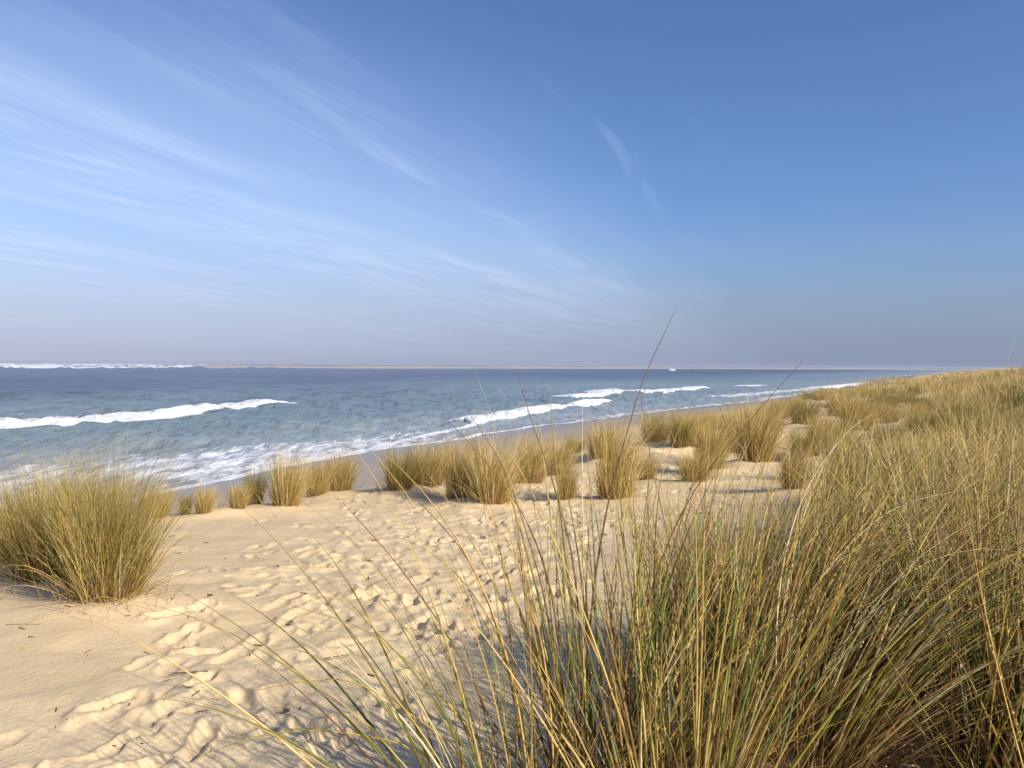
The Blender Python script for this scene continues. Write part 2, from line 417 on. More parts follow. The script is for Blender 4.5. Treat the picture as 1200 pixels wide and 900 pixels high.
for (P, w0, w1, hgt, amt) in BREAK:
    P = [np.array(p) for p in P]
    d, par = seg_dist(X, Y, P)
    d = d + 1.0 * vnoise(X * .07, Y * .07, 71) + .4 * vnoise(X * .3, Y * .3, 73) + .35 * vnoise(X * .9, Y * .9, 74)
    w0 = w0 * (1 + .45 * vnoise(X * .12, Y * .12, 75))
    endf = sstep(0, .05, par) * 1.0 if P[0][0] > -100 and hgt > .5 else 1.0
    taper = (1 - .55 * par)
    front = sstep(-1.0 - .16 * w0, .2 - .10 * w0, d) * (1 - sstep(w0 * taper, w0 * taper * 1.6, d))
    trail = sstep(-.5, 1, d) * np.exp(-np.clip(d, 0, None) / (w1 * .45 * taper)) * .56
    inside = (par > .002) & (par < .998)
    g = np.where(inside, 1.0, np.exp(-(np.abs(d) / 1.5) ** 2))
    foam = np.maximum(foam, amt * g * np.maximum(front * (.95), trail))
    sc = np.clip(dR / 1.2, 1, 3)
    Z += g * hgt * np.exp(-((d - 1.6) / (2.0 * sc)) ** 2) * sstep(-2.5, 0.5, d) * (1 - .3 * par)
# swash: white rim at the water's edge and a lace zone behind it
e1 = off + 1.1 * vnoise(X * .11, Y * .11, 80) + .5 * vnoise(X * .4, Y * .4, 81)
rim = np.exp(-((e1 - .7) / .65) ** 2) * (.78 + .3 * vnoise(X * .03, Y * .03, 82))
zone = np.interp(Y, [30, 60, 90, 115, 140, 200, 300], [24, 22, 18, 9, 5, 7, 10])
lace = sstep(0, 1.5, e1) * (1 - sstep(zone * .45, zone * 1.25, e1)) * (.34 + .20 * vnoise(X * .05, Y * .05, 83))
foam = np.maximum(foam, np.maximum(rim, lace))
# second thin swash line in front of the main one, centre of the picture
d, par = seg_dist(X, Y, [np.array(p) for p in line((560, 496), (520, 506), (470, 517), (415, 531), (330, 548))])
foam = np.maximum(foam, .9 * np.exp(-((d + .6 * vnoise(X * .3, Y * .3, 84)) / .8) ** 2) * ((par > .002) & (par < .998)))
# sprinkled white caps far out, dense over the far left bank
cap = vnoise(X * .02, Y * .006, 90) * .5 + vnoise(X * .06, Y * .015, 91) * .5
ang = np.arctan2(X, Y)
bank = np.interp(ang, [-1.5, R(-29), R(-22), R(-17), R(-12), .5], [1, 1, .75, .35, .0, 0])
bk = sstep(1150, 1350, D + 120 * vnoise(ang * 40, ang * 0 + 3, 92)) * bank
foam = np.maximum(foam, bk * np.clip(.66 + .85 * cap + .25 * vnoise(ang * 160, D * .004, 93), 0, 1.1))
Z += bk * 5.6 * np.clip(.45 + .7 * vnoise(ang * 70, D * .0015, 94) + .5 * vnoise(ang * 220, D * .002, 95), 0, 1.2) * np.exp(-((D - 1650) / 380) ** 2)
foam = np.maximum(foam, .34 * sstep(.55, .8, cap) * sstep(150, 260, D))
shallow = np.interp(off, [0, 3, 12, 40, 90, 150, 260], [1, .86, .68, .52, .40, .20, 0])
shallow = shallow + .10 * vnoise(X * .02, Y * .012, 96) * sstep(10, 40, off)
shallow = np.clip(shallow, 0, 1)
Z += .0 + .02
V = np.stack([X, Y, Z], -1).reshape(-1, 3)
me = raw_mesh('sea', V, grid_quads(len(rows), len(azs), False), attrs={'foam': foam.reshape(-1), 'shallow': shallow.reshape(-1)})
tag(link('sea', me, M_SEA), kind='structure')

# ------------------------------------------------------------------ far sandbar
def bar():
    pts = []
    for px in range(150, 1500, 6):
        yw = np.interp(px, [150, 330, 430, 800, 1000, 1100, 1500], [431.2, 431.6, 431.9, 432.3, 433.0, 433.6, 435.6])
        D0 = EYE * F / (yw - (424.5 + ROLL * px))
        pts.append(((px - 600) / F, D0, px))
    prof = [(0, -.6), (25, .5), (120, 1.6), (260, 2.6), (420, 3.0), (700, 1.2), (900, -.6)]
    V = []
    for (u, D0, px) in pts:
        fadeh = np.interp(px, [150, 230, 1000, 1180, 1500], [.5, 1.35, 1.3, .35, .1])
        for (dd, h) in prof:
            hh = h * fadeh * (1 + .35 * float(vnoise(np.array(px * .03), np.array(dd * .01), 100))) if h > 0 else h
            V.append((u * (D0 + dd), D0 + dd, hh))
    n = len(prof)
    return raw_mesh('sandbar', np.array(V), grid_quads(len(pts), n, False)[:, ::-1])
M_BAR = simple('bar_sand', (.45, .39, .33), .9, .18, .01)
tag(link('sandbar', bar(), M_BAR), kind='structure')

# ------------------------------------------------------------------ grass blades
STRAW = np.array([.68, .49, .18]); GOLD = np.array([.61, .43, .105]); OLIVE = np.array([.27, .25, .042]); GREEN = np.array([.155, .185, .040])
BROWN = np.array([.34, .195, .080]); PALE = np.array([.80, .66, .36]); RUST = np.array([.26, .125, .050]); BLUEG = np.array([.22, .26, .11])
PAL = {
 'g': ([GOLD, STRAW, OLIVE, GREEN, PALE], [.29, .24, .28, .09, .10]),
 's': ([GOLD, STRAW, OLIVE, BROWN, PALE], [.30, .38, .13, .08, .12]),
 'd': ([GOLD, OLIVE, GREEN, BROWN, STRAW], [.16, .34, .22, .18, .10]),
 'p': ([PALE, STRAW, BROWN], [.5, .35, .15]),
 'sweep': ([PALE, GOLD, STRAW, OLIVE], [.3, .3, .2, .2]),
 'shade_thatch': ([RUST * .55, BROWN * .5, STRAW * .6], [.45, .4, .15]),  # dead thatch, colours darkened to paint in the deep shade between blades
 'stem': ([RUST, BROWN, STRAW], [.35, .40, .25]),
 'hero': ([OLIVE, GREEN, GOLD, STRAW, BLUEG, BROWN, RUST, PALE], [.22, .12, .22, .14, .10, .10, .05, .05]),
 'heroR': ([OLIVE, GREEN, GOLD, STRAW, BROWN, RUST, PALE], [.19, .06, .28, .23, .10, .04, .10]),
}
def blades(n, rad, H, pal, rg, tilt=.45, wind=(.3, 0), droop=.35, width=.004, segs=7, sides=3, hmin=.55, curl=.5, base_z=None, spread_noise=.18, tipw=.12, flat=.45):
    r = rad * np.sqrt(rg.random(n)); a = rg.uniform(0, 2 * math.pi, n)
    P = np.stack([r * np.cos(a), r * np.sin(a), np.full(n, -.04)], 1)
    if base_z is not None: P[:, 2] = base_z(P[:, 0], P[:, 1]) - .04
    ao = a + rg.normal(0, .6, n)
    th = tilt * (r / max(rad, 1e-6)) * rg.uniform(.3, 1.15, n) + np.abs(rg.normal(0, spread_noise, n))
    d = np.stack([np.sin(th) * np.cos(ao), np.sin(th) * np.sin(ao), np.cos(th)], 1)
    d[:, 0] += wind[0] * .35; d[:, 1] += wind[1] * .35
    d /= np.linalg.norm(d, axis=1)[:, None]
    Ln = H * (hmin + (1.12 - hmin) * rg.random(n) ** .75)
    bend = np.stack([np.cos(ao) * curl * .5 + wind[0], np.sin(ao) * curl * .5 + wind[1], np.zeros(n)], 1) * rg.uniform(.15, 1.25, n)[:, None]
    bend += rg.normal(0, .10, (n, 3))
    dr = droop * rg.uniform(.1, 1.6, n) ** 1.5
    wd = width * rg.uniform(.6, 1.35, n)
    cols, pr = PAL[pal]
    ci = rg.choice(len(cols), n, p=np.array(pr) / sum(pr))
    C = np.array(cols)[ci] * rg.uniform(.55, 1.32, n)[:, None] * (1 + rg.normal(0, .05, (n, 3)))
    rv = rg.normal(0, 1, (n, 3))
    pts, uu, vv, ww, cc = [], [], [], [], []
    for k in range(segs + 1):
        f = k / segs
        u = np.cross(d, rv); u /= np.linalg.norm(u, axis=1)[:, None] + 1e-9
        v = np.cross(d, u)
        pts.append(P.copy()); uu.append(u); vv.append(v)
        ww.append(wd * (1 - (1 - tipw) * f ** 2.2))
        bm = np.clip(1 - f / .22, 0, 1)[..., None] * .6 if np.ndim(f) else max(0, 1 - f / .22) * .6
        tm = max(0, (f - .62) / .38) * .55
        c = C * (1 - bm) + (BROWN * .8) * bm
        c = c * (1 - tm) + (STRAW * .9) * tm if pal != 'stem' else c
        cc.append(c)
        step = (Ln / segs)[:, None]
        P = P + d * step
        d = d + bend * (1.3 * f + .12) * (4.2 / segs) * .5
        d[:, 2] -= dr * f * f * (7 / segs) * .55
        d /= np.linalg.norm(d, axis=1)[:, None]
    pts = np.array(pts); uu = np.array(uu); vv = np.array(vv); ww = np.array(ww); cc = np.array(cc)   # (S+1,n,3)
    rings = []
    if sides == 2:
        for sgn in (-1, 1): rings.append(pts + uu * (ww * .5 * sgn)[..., None])
    else:
        for q in range(sides):
            an = 2 * math.pi * q / sides
            rings.append(pts + (uu * math.cos(an) + vv * math.sin(an) * flat) * (ww * .5)[..., None])
    V = np.stack(rings, 2)                      # (S+1, n, sides, 3)
    Cv = np.repeat(cc[:, :, None, :], sides, 2)
    V = V.transpose(1, 0, 2, 3); Cv = Cv.transpose(1, 0, 2, 3)   # (n,S+1,sides,3)
    S1 = segs + 1
    b0 = (np.arange(n) * S1 * sides)[:, None, None]
    k = (np.arange(segs) * sides)[None, :, None]
    if sides == 2:
        q = np.stack([b0 + k, b0 + k + 1, b0 + k + 3, b0 + k + 2], -1).reshape(-1, 4)
    else:
        s = np.arange(sides)[None, None, :]; s2 = (s + 1) % sides
        q = np.stack([b0 + k + s, b0 + k + s2, b0 + k + sides + s2, b0 + k + sides + s], -1).reshape(-1, 4)
    return V.reshape(-1, 3), q, np.clip(Cv.reshape(-1, 3), .01, .9)
def join(parts):
    Vs, Qs, Cs, o = [], [], [], 0
    for V, q, c in parts:
        Vs.append(V); Qs.append(q + o); Cs.append(c); o += len(V)
    return np.concatenate(Vs), np.concatenate(Qs), np.concatenate(Cs)

TG = 'marram grass tussocks scattered over the sand dune'
# ---- scattered tussocks
def variant(st, k, near):
    rg = np.random.default_rng(100 + k * 7 + ord(st))
    if st == 'p':
        A = blades(26, .16, 1.0, 'p', rg, tilt=.5, wind=(.15, 0), droop=.2, width=.007, segs=6, sides=3, hmin=.35)
        B = blades(8, .1, .5, 'stem', rg, tilt=.5, width=.008, segs=4)
        return A, B
    n = 1500 if near else 1050
    tufts = []
    nt_ = 7 if near else 5
    for q in range(nt_):          # a tussock is several tufts grown together, each with its own height and lean
        aq = rg.uniform(0, 6.28); rq = (.17 if near else .20) * math.sqrt(rg.random())
        V_, q_, c_ = blades(int(n * .62 / nt_), .11, 1.14 * rg.uniform(.70, 1.10), st, rg, tilt=.30, wind=((.17 if near else .30) + rg.normal(0, .14) + .5 * rq * math.cos(aq), .5 * rq * math.sin(aq) + rg.normal(0, .10)), droop=.45, width=.0050 if near else .0068, segs=8,
                            sides=3 if near else 2, hmin=.40, curl=.8, spread_noise=.15)
        V_[:, 0] += rq * math.cos(aq); V_[:, 1] += rq * math.sin(aq)
        tufts.append((V_, q_, c_ * rg.uniform(.8, 1.15)))
    A = join(tufts + [
        blades(int(n * .30), .25 if near else .31, 1.08, st, rg, tilt=.40 if near else .27, wind=(.17 if near else .30, .02), droop=.40, width=.0050 if near else .0068, segs=8, sides=3 if near else 2, hmin=.42, curl=.85, spread_noise=.17),
        blades(int(n * .14), .26, .8, st, rg, tilt=1.05, wind=(.1, 0), droop=.9, width=.005, segs=7, sides=2, hmin=.4, curl=.9),
    ])
    B = join([blades(int(n * .045), .62, .52, 'p', rg, tilt=.6, wind=(.15, 0), droop=.4, width=.006, segs=6, sides=3, hmin=.25),
              blades(int(n * .22), .27, .42, 'stem', rg, tilt=.5, wind=(.1, 0), droop=.2, width=.007, segs=4, sides=3, hmin=.3),
              blades(int(n * .05), .3, .5, 'stem', rg, tilt=1.3, droop=1.0, width=.005, segs=5, sides=2, hmin=.3)])
    return A, B
VAR = {}
for st in 'gsdp':
    for k in range(2 if st in 'gp' else (4 if st == 's' else 2)):
        A, B = variant(st, k, st == 'g')
        ma = raw_mesh('leaves_' + st, A[0], A[1], A[2]); ma.materials.append(M_GRASS)
        mb = raw_mesh('stems_' + st, B[0], B[1], B[2]); mb.materials.append(M_STEM)
        VAR.setdefault(st, []).append((ma, mb))
def tussock(x, y, h, w, st, lab, rz, k, group=TG):
    e = bpy.data.objects.new('grass_tussock', None); COL.objects.link(e)
    e.empty_display_size = .1
    e.location = (x, y, float(ground(np.array([x]), np.array([y]))[0]))
    ma, mb = VAR[st][k % len(VAR[st])]
    wid = max(.16, w / .95)
    e.scale = (wid, wid, h / .98); e.rotation_euler = (0, 0, rz)
    tag(e, lab, 'grass tussock', group)
    a = link('leaf_blades', ma, None, e); c = link('dry_stems', mb, None, e)
    return e
for i, (x, y, h, w, st, lab) in enumerate(SPOTS):
    tussock(x, y, h, w, st, lab, rng.uniform(-.35, .35), i)
# extra small tussocks filling the slope beyond, too alike to tell apart
n_far = 0; placed = [(s[0], s[1]) for s in SPOTS]
def dense_x(y): return np.interp(y, [0, 3, 6.2, 11.5, 18, 25, 50, 100, 200], [.2, .55, 2.1, 4.6, 9.6, 13.6, 27.5, 48, 92])
rt = np.random.default_rng(55)
tries = 0
while n_far < 66 and tries < 6000:
    tries += 1
    y = math.exp(rt.uniform(math.log(17), math.log(120))); x = x_edge(y) + rt.uniform(.3, dense_x(y) - x_edge(y) + 1.0)
    if min(math.hypot(x - a, y - b) for a, b in placed) < .85 + .012 * y: continue
    if abs(x) > y * .72: continue
    placed.append((x, y)); n_far += 1
    st = rt.choice(['s', 's', 's', 'd'])
    tussock(x, y, rt.uniform(.6, .95), rt.uniform(.6, 1.05) * (1 + .005 * y), st, 'small golden grass tussock among many alike on the far dune slope', rt.uniform(-.4, .4), int(rt.integers(4)),
            'small far grass tussocks on the dune slope')

# ---- foreground tussocks
HG = 'tall grass tussocks in the foreground'; HEROS = []
for i, (x, y, h, r, n, st, wx, lab) in enumerate(HERO):
    rg = np.random.default_rng(900 + i)
    e = bpy.data.objects.new('grass_tussock', None); COL.objects.link(e); e.empty_display_size = .1
    z0 = float(ground(np.array([x]), np.array([y]))[0])
    e.location = (x, y, z0); tag(e, lab, 'grass tussock', HG); HEROS.append(e)
    bz = lambda X_, Y_: ground(X_ + x, Y_ + y) - z0
    if st == 'arc':
        A = join([blades(n, r, h, 'hero', rg, tilt=.5, wind=(wx, .32), droop=.35, width=.0062, segs=14, sides=4, hmin=.6, curl=.25, base_z=bz),
                  blades(10, r, h * 1.1, 'heroR', rg, tilt=.3, wind=(-.35, .35), droop=.15, width=.0036, segs=14, sides=4, hmin=.8, curl=.2, base_z=bz)])
    elif st == 'thick':
        A = blades(n, r, h, 'heroR', rg, tilt=.30, wind=(wx, .0), droop=.25, width=.0074, segs=9, sides=3, hmin=.62, curl=.4, base_z=bz)
    elif st == 'up':
        A = join([blades(n, r, h, 'hero', rg, tilt=.36, wind=(wx, .08), droop=.22, width=.0074, segs=12, sides=4, hmin=.45, curl=.35, base_z=bz),
                  blades(n // 6, r, h * .9, 'heroR', rg, tilt=.9, wind=(wx * .3, .1), droop=.5, width=.004, segs=12, sides=4, hmin=.5, curl=.6, base_z=bz)])
    else:
        A = join([blades(n, r, h, 'heroR', rg, tilt=.45, wind=(wx, .18), droop=.32, width=.0074, segs=12, sides=4, hmin=.5, curl=.35, base_z=bz),
                  blades(n // 5, r, h * .8, 'heroR', rg, tilt=1.0, wind=(wx * .3, 0), droop=.7, width=.004, segs=12, sides=4, hmin=.4, curl=.6, base_z=bz)])
    if st == 'lean':
        A = join([A, blades(38, r, h * 1.15, 'sweep', rg, tilt=.5, wind=(.95, .05), droop=.75, width=.0078, segs=16, sides=4, hmin=.7, curl=.3, base_z=bz)])
    B = join([blades(min(n, 260), r * 1.3, .50, 'shade_thatch', rg, tilt=.7, droop=.4, width=.007, segs=6, sides=3, hmin=.35, base_z=bz),  # low dead blades, tinted dark as painted shade around the base
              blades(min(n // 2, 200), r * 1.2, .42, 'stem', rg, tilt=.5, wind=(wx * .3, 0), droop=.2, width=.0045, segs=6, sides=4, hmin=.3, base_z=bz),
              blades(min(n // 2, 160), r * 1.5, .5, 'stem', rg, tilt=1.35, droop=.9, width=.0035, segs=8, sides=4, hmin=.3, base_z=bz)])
    link('leaf_blades', raw_mesh('leaf_blades', A[0], A[1], A[2]), M_GRASS, e)
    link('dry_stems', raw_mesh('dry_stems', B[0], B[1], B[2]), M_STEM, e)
    if st == 'lean':
        ns = {6: 1, 7: 1}.get(i, 0)
        for q in range(ns):
            hh = h * rg.uniform(1.12, 1.30)
            Cc = blades(1, r * .6, hh, 'stem', rg, tilt=.12, wind=(.22 + .12 * q, .05), droop=.02, width=.0052, segs=16, sides=5, hmin=1.0, curl=.1, base_z=bz, spread_noise=.05, tipw=.2)
            link('flower_stalk', raw_mesh('flower_stalk', *Cc), M_STEM, e)

STALK_OF = {0: 0, 1: 2, 2: 3, 3: 4}
STALKS = {   # long stems rising out of each foreground tussock: way points (photo column, row) at the stem's own distance
 0: [([(345, 712), (430, 742), (500, 800), (560, 885)], 2.15, 'o'), ([(235, 890), (320, 864), (420, 866), (500, 905)], 2.0, 'o'), ([(402, 590), (470, 668), (545, 780), (585, 885)], 2.1, 'b'),
     ([(462, 560), (545, 650), (590, 760), (612, 885)], 2.2, 'b'), ([(300, 812), (400, 800), (480, 840), (545, 905)], 2.05, 'o')],
 1: [([(552, 487), (590, 548), (618, 625), (640, 705), (655, 800), (662, 890)], 2.25, 'b'), ([(517, 484), (575, 548), (622, 620), (652, 720), (668, 885)], 2.3, 'b'),
     ([(605, 432), (622, 490), (650, 570), (676, 680), (690, 885)], 2.3, 'b'), ([(683, 470), (683, 560), (686, 680), (690, 885)], 2.35, 'p'),
     ([(790, 365), (756, 440), (736, 505), (712, 600), (695, 720), (688, 880)], 2.25, 'r')],
 2: [([(750, 455), (765, 545), (788, 650), (800, 760), (800, 885)], 2.4, 'b'), ([(941, 422), (880, 492), (820, 568), (778, 655), (752, 760), (742, 890)], 2.4, 'r'),
     ([(720, 500), (735, 580), (760, 680), (775, 780), (778, 890)], 2.45, 'o'), ([(848, 560), (850, 600), (835, 680), (815, 780), (806, 890)], 2.45, 'o')],
 3: [([(1010, 455), (985, 520), (950, 600), (915, 700), (900, 850)], 2.6, 'o'), ([(1128, 575), (1045, 600), (965, 680), (925, 780), (905, 890)], 2.6, 'p')],
}
SC = {'b': BROWN * .75, 'r': RUST * .8, 'o': GOLD * .8, 'p': PALE}
def unproject(px, py, D):
    yh = 424.5 + ROLL * px
    return np.array([(px - 600) / F * D, D, EYE - (py - yh) / F * D])
def stalk_mesh(P, wd, col, x, y, z0):
    P = np.array(P); n = len(P); T = np.linspace(0, n - 1, 26); Q_ = np.pad(P, ((1, 1), (0, 0)), 'edge')
    out = []
    for t in T:
        k = min(int(t), n - 2); f = t - k; p0, p1, p2, p3 = Q_[k:k + 4]
        out.append(.5 * (2 * p1 + (p2 - p0) * f + (2 * p0 - 5 * p1 + 4 * p2 - p3) * f * f + (3 * p1 - p0 - 3 * p2 + p3) * f ** 3))
    out = np.array(out) - np.array([x, y, z0]); S = len(out); V = []; C = []
    for j in range(S):
        d = out[min(j + 1, S - 1)] - out[max(j - 1, 0)]; d /= np.linalg.norm(d)
        u = np.cross(d, [.3, .8, .2]); u /= np.linalg.norm(u); v_ = np.cross(d, u)
        r_ = wd * .5 * (.30 + .70 * min(1, j / (S * .55)))
        for q in range(5):
            an = 2 * math.pi * q / 5; V.append(out[j] + (u * math.cos(an) + v_ * math.sin(an)) * r_); C.append(col * (1 + .12 * math.sin(j * 1.7)))
    return raw_mesh('stalk', np.array(V), grid_quads(S, 5, True), np.array(C))
for i, (e, lst) in enumerate((HEROS[STALK_OF[k]], STALKS[k]) for k in sorted(STALKS)):
    x, y, z0 = e.location
    for (pts, D, cc_) in lst:
        P = [unproject(a, b, D + .22 * (b < 700) * (700 - b) / 335) for a, b in pts]
        P.append(np.array([P[-1][0] * .8 + x * .2, P[-1][1], float(ground(np.array([P[-1][0]]), np.array([P[-1][1]]))[0]) - .03]))
        link('flower_stalk', stalk_mesh(P, .0058 if cc_ != 'p' else .0044, SC[cc_], x, y, z0), M_STEM, e)

# ---- dense grass of the right-hand slope: one uncountable mass
fr = np.random.default_rng(77)
parts = []
def patch(x, y, n, h, rad, pal, segs, sides, width, wind, tilt=.5, droop=.45):
    V, q, c = blades(n, rad, h, pal, fr, tilt=tilt, wind=wind, droop=droop, width=width, segs=segs, sides=sides, hmin=.45, curl=.45)
    V[:, 0] += x; V[:, 1] += y
    z = float(ground(np.array([x]), np.array([y]))[0])
    V[:, 2] += z
    parts.append((V, q, c))
cell = .40
npatch = 0
for yy in np.arange(1.9, 9.5, cell):
    for xx in np.arange(0, 8.5, cell):
        x = xx + fr.uniform(-.5, .5) * cell; y = yy + fr.uniform(-.5, .5) * cell
        bx = float(dense_x(y)) + .45
        if x < bx or x > y * .80 + .5: continue
        if vnoise(np.array(x * .9), np.array(y * .9), 120) < (-.30 if y > 4.5 else -.75): continue
        if y < 2.55 and x < 1.45: continue
        if (x - 1.25) ** 2 / .35 ** 2 + (y - 2.85) ** 2 / .22 ** 2 < 1: continue
        if min(math.hypot(x - a[0], y - a[1]) for a in HERO) < .25: continue
        edge = sstep(0, 1.2, np.array(x - bx))
        n = int(118 * (.55 + .45 * edge)) if y < 5 else 118
        patch(x, y, n, fr.uniform(.68, 1.08) * (1.15 if y < 4.5 else 1), .15, 'hero' if vnoise(np.array(x * .7), np.array(y * .5), 132) + fr.normal(0, .2) > 0 else 'heroR', 9 if y < 5 else 7, 3 if y < 5 else 2, .0080 if y < 5 else .0092,
              (fr.normal(.42, .38), fr.normal(.05, .30)))
        V_, q_, c_ = blades(34, .2, .4, 'stem', fr, tilt=.9, droop=.6, width=.0045, segs=5, sides=2, hmin=.3)
        V_[:, 0] += x; V_[:, 1] += y; V_[:, 2] += float(ground(np.array([x]), np.array([y]))[0]); parts.append((V_, q_, c_))
        V_, q_, c_ = blades(60, .24, .55, 'shade_thatch', fr, tilt=.7, droop=.5, width=.010, segs=5, sides=2, hmin=.35)  # dark undergrowth whose colour stands in for shade behind the bright blades
        V_[:, 0] += x; V_[:, 1] += y; V_[:, 2] += float(ground(np.array([x]), np.array([y]))[0]); parts.append((V_, q_, c_))
        npatch += 1
n1 = npatch
cell = .62
for yy in np.arange(9.5, 34, cell):
    for xx in np.arange(3, 28, cell):
        x = xx + fr.uniform(-.5, .5) * cell; y = yy + fr.uniform(-.5, .5) * cell
        bx = float(dense_x(y))
        if x < bx or x > y * .74 + .6: continue
        if vnoise(np.array(x * .5), np.array(y * .5), 121) < -.32: continue
        patch(x, y, 95, fr.uniform(.60, 1.0), .27, 'd' if vnoise(np.array(x * .22), np.array(y * .16), 130) + fr.normal(0, .25) > .12 else 's', 6, 2, .0105 + .0002 * y, (fr.normal(.30, .12), .05)); npatch += 1
n2 = npatch - n1
y = 34.0
while y < 650:
    cell = .03 * y
    for x in np.arange(float(dense_x(y)), y * .74, cell * 1.1):
        xx = x + fr.uniform(-.5, .5) * cell; yv = y + fr.uniform(-.5, .5) * cell
        patch(xx, yv, 60, fr.uniform(.75, 1.05), .03 * y * .45, 'd' if vnoise(np.array(xx * .12), np.array(yv * .07), 131) + fr.normal(0, .25) > .15 else 's', 3, 2, .0085 * y / 22, (.28, .05)); npatch += 1
    y += cell
V, q, c = join(parts)
print('grass patches', n1, n2, npatch, 'quads', len(q))
tag(link('dune_grass', raw_mesh('dune_grass', V, q, c), M_GRASS), 'dense golden-green grass covering the right-hand dune slope', 'grass', kind='stuff')

# ------------------------------------------------------------------ small dry twigs and shoots lying in the sand
TW = [(383, 771, 'short dark twig lying flat on smooth sand at left'), (243, 709, 'tiny dark pebble-like scrap of wood on the open sand'),
      (332, 836, 'small dark bark chip beside a deep footprint'), (205, 793, 'thin brown twig lying near the lower left of the sand'),
      (322, 607, 'dry grass shoot sticking out of the sand below the edge row'), (463, 655, 'pale dry shoot standing alone among the footprints'),
      (12, 740, 'thin bleached stalk in the sand at the left edge')]
M_TW = simple('twig_bark', (.10, .065, .04), .8, .3, 60)
M_TW2 = simple('dry_shoot', (.55, .42, .24), .7, .2, 60)
for i, (px, py, lab) in enumerate(TW):
    x, y, d_, t_ = ray_ground(px, py)
    rg = np.random.default_rng(400 + i)
    z = float(ground(np.array([x]), np.array([y]))[0])
    shoot = i in (4, 5)
    Vv, qq, cc = blades(7 if shoot else 1, .02, .24 if shoot else (.16 if i != 2 and i != 1 else .05), 'stem', rg, tilt=.5 if shoot else 1.5, droop=.1 if shoot else .05, width=.005 if i not in (1, 2) else .018,
                        segs=6, sides=5, hmin=.8, spread_noise=.4, flat=.8)
    if not shoot:
        ax = rg.uniform(-.6, .6); p0 = Vv.mean(0); ln = Vv - Vv[0]
        s_ = np.linalg.norm(ln, axis=1)
        Vv = np.stack([ln[:, 0] * .15 + s_ * math.cos(ax), ln[:, 1] * .15 + s_ * math.sin(ax), .012 + (Vv[:, 2] - Vv[:, 2].min()) * .04], 1)
        # give the flattened twig its round section back
        k = len(Vv) // 5
        cen = np.array([Vv[j * 5:(j + 1) * 5].mean(0) for j in range(k)])
        wd = .0035 if i not in (1, 2) else .012
        for j in range(k):
            for s in range(5):
                an = 2 * math.pi * s / 5; ta = 1 - .6 * j / k
                Vv[j * 5 + s] = cen[j] + np.array([-math.sin(ax) * math.cos(an), math.cos(ax) * math.cos(an), math.sin(an)]) * wd * ta
    o = link('dry_shoot' if shoot else 'twig', raw_mesh('twig', Vv, qq, cc), M_TW2 if shoot or i == 6 else M_TW)
    o.location = (x, y, z + (.0 if shoot else .004))
    tag(o, lab, 'dry shoot' if shoot else 'twig', 'scraps of dry plant on the sand')

lr_ = np.random.default_rng(61); LP = []
while len(LP) < 330:
    y = math.exp(lr_.uniform(math.log(2.4), math.log(13))); x = lr_.uniform(-.66, .35) * y
    if x < x_edge(y) + .5: continue
    ln = lr_.uniform(.006, .03) * (.6 + .1 * y); a = lr_.uniform(0, 3.14); z = float(ground(np.array([x]), np.array([y]))[0]) + .002
    hw = lr_.uniform(.0008, .0022) * (.6 + .15 * y)
    c_, s_ = math.cos(a) * ln, math.sin(a) * ln; u_, v_ = -math.sin(a) * hw, math.cos(a) * hw; zt = lr_.uniform(-.3, .3) * ln
    P8 = [(x - c_ - u_, y - s_ - v_, z), (x - c_ + u_, y - s_ + v_, z), (x + c_ + u_, y + s_ + v_, z + zt), (x + c_ - u_, y + s_ - v_, z + zt)]
    P8 += [(q[0], q[1], q[2] + hw * 1.6) for q in P8]; LP.append(P8)
LV = np.array(LP).reshape(-1, 3); base = (np.arange(len(LP)) * 8)[:, None, None]
LQ = (base + np.array([(0, 3, 2, 1), (4, 5, 6, 7), (0, 1, 5, 4), (1, 2, 6, 5), (2, 3, 7, 6), (3, 0, 4, 7)])[None]).reshape(-1, 4)
LC = np.repeat(np.array([RUST * .5, BROWN * .6, STRAW * .8])[lr_.integers(0, 3, len(LP))], 8, 0)
tag(link('plant_litter', raw_mesh('plant_litter', LV, LQ, LC, smooth=False), M_STEM), 'tiny scraps of dry stalk and bark strewn over the sand', 'litter', kind='stuff')

# ------------------------------------------------------------------ the far motor boat
def box_mesh(name, secs):
    """loft of rectangular sections: (x, half width, z0, z1)"""
    V, Q = [], []
    for (x, hw, z0, z1) in secs: V += [(x, -hw * .8, z0), (x, hw * .8, z0), (x, hw, z1), (x, -hw, z1)]
    for k in range(len(secs) - 1):
        a = k * 4
        for s in range(4): Q.append((a + s, a + (s + 1) % 4, a + 4 + (s + 1) % 4, a + 4 + s))
    Q.append((3, 2, 1, 0)); e = (len(secs) - 1) * 4; Q.append((e, e + 1, e + 2, e + 3))
    return raw_mesh(name, np.array(V), np.array(Q), smooth=False)
M_WHITE = simple('white_paint', (.82, .83, .84), .35, .04, 2)
M_DARK = simple('dark_glass', (.03, .04, .05), .15, .1, 2)
bx, by = at_sea(787, 434.6)
boat = bpy.data.objects.new('motor_boat', None); COL.objects.link(boat); boat.location = (bx, by, 0)
boat.rotation_euler = (0, 0, R(-8))
tag(boat, 'small white motor boat far out on the sea near the sandbar', 'boat')
link('hull', box_mesh('hull', [(-5, 1.6, .3, 1.6), (-4, 1.9, -.1, 1.7), (0, 2.0, -.2, 1.9), (3.2, 1.4, -.1, 2.3), (5.2, .6, .6, 2.7), (6.2, .06, 1.8, 2.9)]), M_WHITE, boat)
cab = link('cabin', box_mesh('cabin', [(-2.2, 1.3, 1.6, 3.9), (.6, 1.3, 1.7, 4.0), (2.2, 1.1, 1.9, 3.0), (3.2, .8, 2.0, 2.4)]), M_WHITE, boat)
